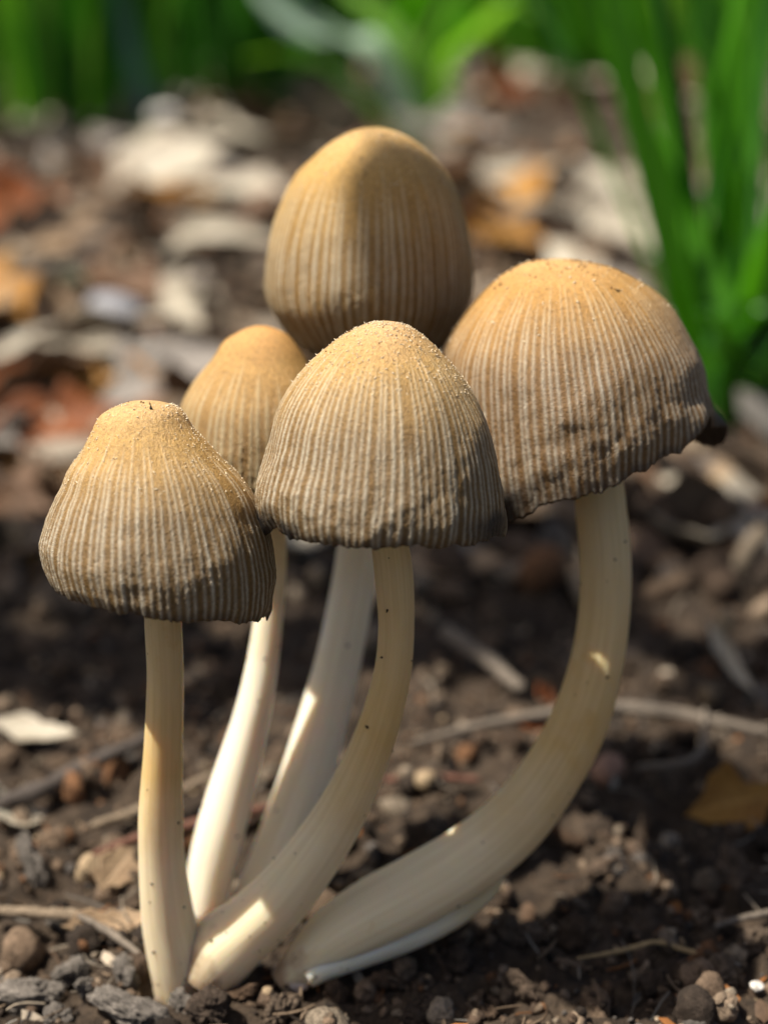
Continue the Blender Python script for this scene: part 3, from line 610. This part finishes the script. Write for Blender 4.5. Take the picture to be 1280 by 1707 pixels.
PEB = dict(grey=simple_material('pebble_grey', (0.30, 0.30, 0.32), .45, .3, 4, .3), pink=simple_material('pebble_pink', (0.36, 0.20, 0.13), .6, .35, 6), white=simple_material('pebble_white', (0.72, 0.68, 0.62), .5, .2, 4), tan=simple_material('pebble_tan', (0.34, 0.25, 0.15), .6, .3, 8), red=simple_material('red_bead', (0.42, 0.05, 0.015), .25, .3, 8, .2, .02, .5))
def pebble(px, py, r, mat, label, seed, sh=(1, .8, .7), z=.1, name='pebble', cat='pebble'):
    V, F = lump(4, seed, .38); p = gnd(px, py)
    o = obj(name, mesh_np(name, V*np.array(sh)*r, F), PEB[mat], None, (p[0], p[1], soil_z(p[0], p[1])+r*.5+z)); o.rotation_euler = (0, 0, seed*.7); return tag(o, label, cat)
pebble(192, 572, .95, 'grey', 'round dark grey pebble in the litter beside the greenish leaf', 71, z=.6)
pebble(277, 262, .9, 'white', 'round white pebble at the foot of the bluish blade', 72, z=2.2)
pebble(1012, 1300, .30, 'pink', 'pinkish brown pebble under the long grey-brown stick', 73, z=.15)
pebble(708, 1335, .18, 'tan', 'small tan pebble between front stem and curved stem', 74, z=.15)
pebble(1205, 1070, .32, 'tan', 'yellowish seed-like pebble above the long grey-brown stick', 75, (.6, .6, 1.0), z=.3)
pebble(345, 1622, .075, 'red', 'tiny red bead at the foot of the front stem', 76, z=.05, name='red_bead', cat='bead')
pebble(1260, 1655, .09, 'white', 'small whitish grit stone on the soil below the grey twig', 77, z=.1)
PEB['felt'] = simple_material('white_felt', (0.70, 0.60, 0.52), .9, .35, 9, .8, .04)
for (px, py, r_, sh_, sd_, lb) in [(330, 1612, .34, (1.2, .8, .55), 82, 'white felty pad joining the feet of the straight stem and the front stem'), (486, 1630, .22, (1.1, .8, .6), 84, 'white felty pad under the tip of the curved stem'), (372, 1530, .30, (1.2, .8, .6), 86, 'white felty pad between the feet of the two rear stems')]:
    pebble(px, py, r_, 'felt', lb, sd_, sh_, z=-.08, name='mycelium_pad', cat='mycelium')
# clods that can be told apart in the foreground
CLODM = simple_material('clod', None, 0.9, 0.5, 7, 0.8, 0.04, 0.2, 'tint')
clod_p = []
for k in range(8):
    V, F = lump(5, 200+2*k, 1.5); cc = [(0.24, 0.21, 0.18), (0.24, 0.21, 0.18), (0.17, 0.12, 0.085), (0.12, 0.085, 0.06), (0.15, 0.095, 0.06), (0.09, 0.065, 0.048), (0.19, 0.14, 0.10), (0.13, 0.085, 0.055)][k]
    q = 0.75+.5*np.clip(fbm(V*2.5, 3, k), -.6, .6); clod_p.append(mesh_np('soil_clod', V, F, {'tint': np.outer(q, cc)})); clod_p[-1].materials.append(CLODM)
CL = [(40, 1655, .33), (120, 1612, .26), (30, 1590, .2), (95, 1690, .22), (225, 1690, .32), (210, 1625, .24), (150, 1660, .2), (300, 1668, .22), (395, 1660, .2), (350, 1700, .24), (470, 1690, .22), (560, 1665, .16), (60, 1465, .28), (100, 1530, .2), (650, 1640, .2), (760, 1600, .22), (850, 1560, .24), (960, 1560, .25), (1010, 1470, .3), (880, 1660, .25), (1000, 1670, .22), (1100, 1650, .22), (1200, 1640, .2), (1100, 1480, .25), (1220, 1475, .40), (1080, 1390, .3), (960, 1420, .22), (700, 1690, .22), (1250, 1590, .22), (810, 1690, .2)]
for q, (px, py, r) in enumerate(CL):
    o = bpy.data.objects.new('soil_clod', clod_p[q % 2 if px < 330 else 2+q % 6]); COL.objects.link(o); p = gnd(px, py)
    o.location = (p[0], p[1], soil_z(p[0], p[1])+r*.35); o.scale = (r*.88, r*.74, r*.62); o.rotation_euler = (q*1.1, q*.7, q*2.3)
    tag(o, *(('knobbly light grey clod of dry soil at the foot of the straight stem', 'soil clod', 'grey clods by the straight stem') if px < 330 else ('knobbly brown clod of soil lying beside the thick curved stem', 'soil clod', 'brown clods by the curved stem')))

# ------------------------------------------------------------------ grass
def blade_mesh(pts, W, seed, n=26, fold=.35, twist=0.0, tipstart=.7):
    P3 = spline(np.array(pts), n); t = np.linspace(0, 1, n); T = np.gradient(P3, axis=0); T /= np.linalg.norm(T, axis=1)[:, None]
    ang = seed*1.7; sv = np.array((math.cos(ang)*.6+.6, math.sin(ang), 0)); sv /= np.linalg.norm(sv)
    side = sv-T*(T@sv)[:, None]; side /= np.linalg.norm(side, axis=1)[:, None]; nn = np.cross(side, T)
    tw = twist*t; s2 = side*np.cos(tw)[:, None]+nn*np.sin(tw)[:, None]; n2 = np.cross(s2, T)
    wd = W/2*np.minimum(1, .55+t*2.0)*np.where(t > tipstart, np.sqrt(np.clip(1-((t-tipstart)/(1-tipstart))**2, 0, 1)), 1)+.01
    u = np.linspace(-1, 1, 7); V = P3[:, None]+(wd[:, None]*u)[..., None]*s2[:, None]+(wd[:, None]*np.abs(u)**1.4*fold)[..., None]*n2[:, None]
    rib = np.tile(np.array([0, 1, 0, 1.0, 0, 1, 0]), (n, 1)); V = V.reshape(-1, 3); F = grid_faces(7, n, False)
    return mesh_np('blade', V, F, {'rib': rib.ravel(), 'v': np.repeat(t, 7)})
GB = dict(bright=blade_material('blade_bright', (0.075, 0.28, 0.012), (0.12, 0.40, 0.018), .5), dark=blade_material('blade_dark', (0.030, 0.13, 0.012), (0.045, 0.19, 0.018), .35),
          blue=blade_material('blade_blue', (0.09, 0.19, 0.13), (0.13, 0.25, 0.17), .2, .4), light=blade_material('blade_light', (0.17, 0.40, 0.04), (0.25, 0.50, 0.07), .5, .3))
def tuft(label, base, group=None, name='grass_tuft'): return tag(empty(name, base), label, 'grass', group)
def blade(t, pts, W, mat, seed, **kw):
    p = np.array(pts)-np.array(t.location); return obj('blade', blade_mesh(p, W, seed, **kw), GB[mat], t)
# tall tuft on the right: blades through their places, all rooted together
bt = gnd(1205, 700); t = tuft('tall bright green tuft of broad blades next to the broad cap', (bt[0], bt[1], 0))
TB = [([(1190, 700), (1140, 520), (1085, 300), (1040, 120), (985, -120)], 25.0, 1.05, 'bright'), ([(1200, 705), (1165, 480), (1130, 230), (1095, 0), (1075, -180)], 26.5, .95, 'dark'),
      ([(1205, 700), (1195, 450), (1175, 200), (1165, -150)], 27.5, 1.0, 'dark'), ([(1215, 700), (1225, 470), (1230, 220), (1240, -140)], 26.0, 1.0, 'bright'),
      ([(1235, 690), (1262, 470), (1290, 240), (1330, -60)], 25.0, 1.0, 'bright'), ([(1180, 690), (1110, 500), (1020, 250), (930, 60), (850, -80)], 28.5, .6, 'dark'),
      ([(1175, 640), (1090, 450), (1000, 230), (940, 60), (900, -60)], 33.0, .6, 'bright'), ([(1225, 640), (1205, 400), (1185, 150), (1180, -120)], 33.0, 1.0, 'bright'),
      ([(1250, 640), (1255, 400), (1265, 150), (1290, -120)], 32.0, 1.0, 'dark'), ([(1195, 690), (1150, 430), (1110, 180), (1040, -100)], 29.0, .8, 'bright'),
      ([(1225, 690), (1240, 540), (1275, 400), (1340, 300)], 24.0, .9, 'bright'), ([(1195, 720), (1130, 780), (1160, 830), (1240, 790), (1330, 740)], 22.5, .9, 'dark'),
      ([(1240, 660), (1290, 430), (1330, 200)], 29.0, 1.0, 'dark'), ([(1215, 660), (1212, 420), (1215, 160), (1212, -100)], 31.0, .9, 'bright'),
      ([(1265, 700), (1330, 480), (1420, 250)], 26.0, 1.0, 'bright'), ([(1290, 700), (1320, 420), (1340, 100)], 28.0, 1.0, 'bright')]
for q in range(10):
    xb = rng.uniform(1165, 1300); yb = rng.uniform(660, 745); xt = xb+rng.normal(-60, 110); bow = rng.normal(0, 25)
    TB.append(([(xb, yb), (xb+(xt-xb)*.25+bow, yb-230), (xb+(xt-xb)*.6+bow, yb-500), (xt, rng.uniform(-150, 60))], rng.uniform(23, 30), rng.uniform(.7, 1.1), ['bright', 'bright', 'dark'][q % 3]))
for q in range(7):
    xb = rng.uniform(1180, 1290); TB.append(([(xb, 720), (xb+rng.normal(0, 40), 600), (xb+rng.normal(20, 60), 520), (xb+rng.normal(40, 110), 640)], 23.5, .9, ['dark', 'bright'][q % 2]))
for q, (pp, Y, W, mt) in enumerate(TB):
    base = gnd(*pp[0]); n_ = len(pp); pts = [np.array((base[0], base[1], -.1))]+[at(x, y, base[1]+(Y-base[1])*min(1, (i+1)/2)) for i, (x, y) in enumerate(pp[1:])]
    blade(t, pts, W*(.78 if q < 16 else .5), mt, q*.37, twist=rng.uniform(-.5, .5))
def clump(label, cx, cy, rad, n, hgt, W, mats, lean=.35, group=None, z0=-.3, name='grass_clump'):
    t = tuft(label, (cx, cy, 0), group, name)
    for q in range(n):
        a = rng.uniform(0, 2*math.pi); rr = rad*math.sqrt(rng.random()); x, y = cx+rr*math.cos(a), cy+rr*math.sin(a); h = hgt*rng.uniform(.6, 1.15)
        o = np.array((math.cos(a), math.sin(a), 0))*h*lean*rng.uniform(.3, 1.3)+np.array((rng.normal(0, .08), rng.normal(0, .08), 0))*h
        b0 = np.array((x, y, z0)); droop = rng.uniform(0, .35)
        pts = [b0, b0+o*.15+np.array((0, 0, h*.35)), b0+o*.5+np.array((0, 0, h*.72)), b0+o*1.05+np.array((0, 0, h*(1-droop*.6)))]
        blade(t, pts, W*rng.uniform(.7, 1.2), mats[rng.integers(len(mats))], q*.83, n=18, twist=rng.uniform(-.8, .8))
    return t
c1 = gnd(60, 235); t = clump('dense green grass clump with one bluish blade behind the bleached folded leaf', c1[0], c1[1]+6, 9, 80, 30, 1.3, ['bright', 'dark', 'dark', 'light'])
g0 = gnd(255, 240); blade(t, [(g0[0], g0[1], -.3), at(235, 170, g0[1]), at(205, 60, g0[1]+1), at(175, -80, g0[1]+2)], 2.2, 'blue', 1.0)
c2 = gnd(330, 195); clump('dark-bladed grass clump between the white pebble and the mid grass', c2[0], c2[1]+14, 13, 110, 34, 1.6, ['dark'])
c3 = gnd(590, 120); t = clump('low light green grass clump with pale arching blades behind the tallest cap', c3[0], c3[1], 14, 46, 20, 1.8, ['light', 'bright', 'bright'], .8)
GB['pale'] = blade_material('blade_painted_glare', (0.42, 0.55, 0.42), (0.34, 0.50, 0.34), .3, .3)  # whitish green puts the glare on an arching blade into its colour
b0 = gnd(720, 250); t = tuft('loose tuft of arching blades, one painted with pale glare, beside the upright rust leaf', (b0[0], b0[1], 0))
blade(t, [(b0[0], b0[1], -.3), at(655, 112, b0[1]), at(610, 70, b0[1]), at(540, 60, b0[1]+1), at(480, 25, b0[1]+2), at(420, -40, b0[1]+3)], 2.6, 'pale', .2, fold=.1)
blade(t, [(b0[0]+1, b0[1]+.5, -.3), at(690, 110, b0[1]), at(640, 40, b0[1]+1), at(560, -30, b0[1]+3)], 2.0, 'light', .5, fold=.15)
blade(t, [(b0[0]+1, b0[1]-.5, -.3), at(740, 110, b0[1]), at(790, 50, b0[1]), at(850, 10, b0[1]+2), at(900, 20, b0[1]+3)], 2.0, 'light', .9, fold=.15)
blade(t, [(b0[0]-1, b0[1]-.5, -.3), at(560, 120, b0[1]), at(480, 90, b0[1]), at(400, 100, b0[1]+2)], 1.8, 'light', .9, fold=.15)
for k, (px, py, lab) in enumerate([(160, 92, 'far grass clump standing behind the dense dark green one'), (420, 88, 'far grass clump behind the dark-bladed one'), (760, 85, 'far pale green grass clump behind the upright rust leaf'), (930, 90, 'far grass clump between the pale green clump and the tall bright tuft'), (1150, 120, 'far grass clump seen through the tall bright tuft')]):
    c = gnd(px, py); clump(lab, c[0], c[1], 26, 70, 34, 2.6, ['light', 'bright', 'dark'] if k != 2 else ['light'], .6)
# far meadow, one mass
pv = []; pf = []; off = 0
base_m = [blade_mesh([(0, 0, 0), (0.5, .3, 6), (2.0, 1, 11), (5.0, 2, 14)], 1.1, k, 8) for k in range(3)]
protosV = []
for b_ in base_m:
    V = np.empty(len(b_.vertices)*3, np.float32); b_.vertices.foreach_get('co', V); F = np.empty(len(b_.polygons)*4, np.int32); b_.polygons.foreach_get('vertices', F); protosV.append((V.reshape(-1, 3), F.reshape(-1, 4)))
n = 3000; y = 190+900*rng.random(n)**2; x = rng.uniform(-1, 1, n)*(y*.42+40)
A_ = rng.uniform(0, 2*math.pi, n); sz = rng.uniform(.8, 2.2, n); wh = rng.integers(0, 3, n); att = []
for i in range(n):
    V, F = protosV[wh[i]]; cA, sA = math.cos(A_[i]), math.sin(A_[i]); Vr = np.stack([V[:, 0]*cA-V[:, 1]*sA, V[:, 0]*sA+V[:, 1]*cA, V[:, 2]], -1)*sz[i]+np.array((x[i], y[i], -1)); pv.append(Vr); pf.append(F+off); off += len(V)
nb = len(protosV[0][0]); o = obj('meadow_grass', mesh_np('meadow_grass', np.vstack(pv), np.vstack(pf), {'rib': np.zeros(off), 'v': np.tile(np.repeat(np.linspace(.2, 1, 8), 7), n)}), GB['light'])
tag(o, 'far green grass closing the view behind the litter', None, None, 'stuff')

# ------------------------------------------------------------------ woody fibres in the soil
fv = []; ff = []; fc = []; off = 0; n = 900
x, y = ground_pts(n, -3, 14, 1.25, 1.3); zz = relief(x, y)
for i in range(n):
    L = rng.uniform(.12, .6)*(1.6 if rng.random() < .1 else 1); r = rng.uniform(.008, .025); a = rng.uniform(0, 2*math.pi); tl = rng.normal(0, .35); d = np.array((math.cos(a)*math.cos(tl), math.sin(a)*math.cos(tl), math.sin(tl)))
    sd = unit(np.cross(d, (0, 0, 1))); up = np.cross(sd, d); p0 = np.array((x[i], y[i], zz[i]+rng.uniform(.05, .22))); kk = rng.normal(0, .12)
    for q in range(4):
        t = q/3-.5; c = p0+d*L*t+sd*L*kk*(t*t*4-1)
        for an in (0, 2.1, 4.2): fv.append(c+r*(1-.5*abs(t))*(sd*math.cos(an)+up*math.sin(an)))
    for q in range(3):
        for e in range(3): ff.append((off+q*3+e, off+q*3+(e+1) % 3, off+q*3+3+(e+1) % 3, off+q*3+3+e))
    off += 12; fc += [BITC[rng.choice(5, p=[.2, .3, .25, .1, .15])]*rng.uniform(.5, 1.1)]*12
o = obj('woody_fibres', mesh_np('woody_fibres', np.array(fv), np.array(ff), {'tint': np.array(fc)}), BIT); tag(o, 'tiny brown woody fibres strewn over the soil', None, None, 'stuff')

# ------------------------------------------------------------------ leafy branch added overhead, out of view, to shade the soil behind the cluster
br = tag(empty('added_shade_branch', (-34, 9, 27)), 'leafy green branch added out of view to shade the bare soil behind the mushrooms', 'branch')
sp = [np.array(p, float) for p in ((-60, 12, 30), (-40, 9.5, 28), (-26, 9, 27), (-14, 9.5, 26.5), (0, 10, 25.5))]
tb = tube('stalk', [p-np.array((-34, 9, 27)) for p in sp], [.5, .4, .3, .22, .12], TW['dark'], None, None, seed=31); tb.parent = br
LB = leaf_material('leaf_fresh_green', (0.06, 0.16, 0.025), (0.09, 0.21, 0.035), .35)
lp = [leaf_mesh(6.0, 3.4, .3, .3, 300+k, 16, 9, .1) for k in range(4)]
for q in lp: q.materials.append(LB)
cv = spline(np.array(sp), 60)
for q in range(96):
    o = bpy.data.objects.new('leaf', lp[q % 4]); COL.objects.link(o); o.parent = br; p = cv[8+int(q/96*51)]
    sgn = 1 if q % 2 else -1; o.location = p-np.array((-34, 9, 27))+np.array((rng.normal(0, 1), sgn*rng.uniform(.8, 4.2), rng.normal(-.3, .8))); o.rotation_euler = (rng.normal(0, .3), rng.normal(0, .3), sgn*rng.uniform(.7, 1.4)); sz_ = rng.uniform(.6, .95); o.scale = (sz_,)*3
bp = at(738, 470, 3.3)+SUN_DIR*27        # extra unseen leaf, added to drop soft shade on the tallest cap
o = bpy.data.objects.new('leaf', lp[1]); COL.objects.link(o); o.parent = br; o.location = bp-np.array((-34, 9, 27)); o.rotation_euler = (.1, -.5, 1.15); o.scale = (.58, .46, .46)
o = tube('stalk', [np.array((-9.5, 9.6, 26.2))-np.array((-34, 9, 27)), (np.array((-9.5, 9.6, 26.2))+bp)/2+np.array((0, 0, .6))-np.array((-34, 9, 27)), bp-np.array((-34, 9, 27))], [.1, .08, .05], TW['dark'], None, None, seed=33, n=16); o.parent = br
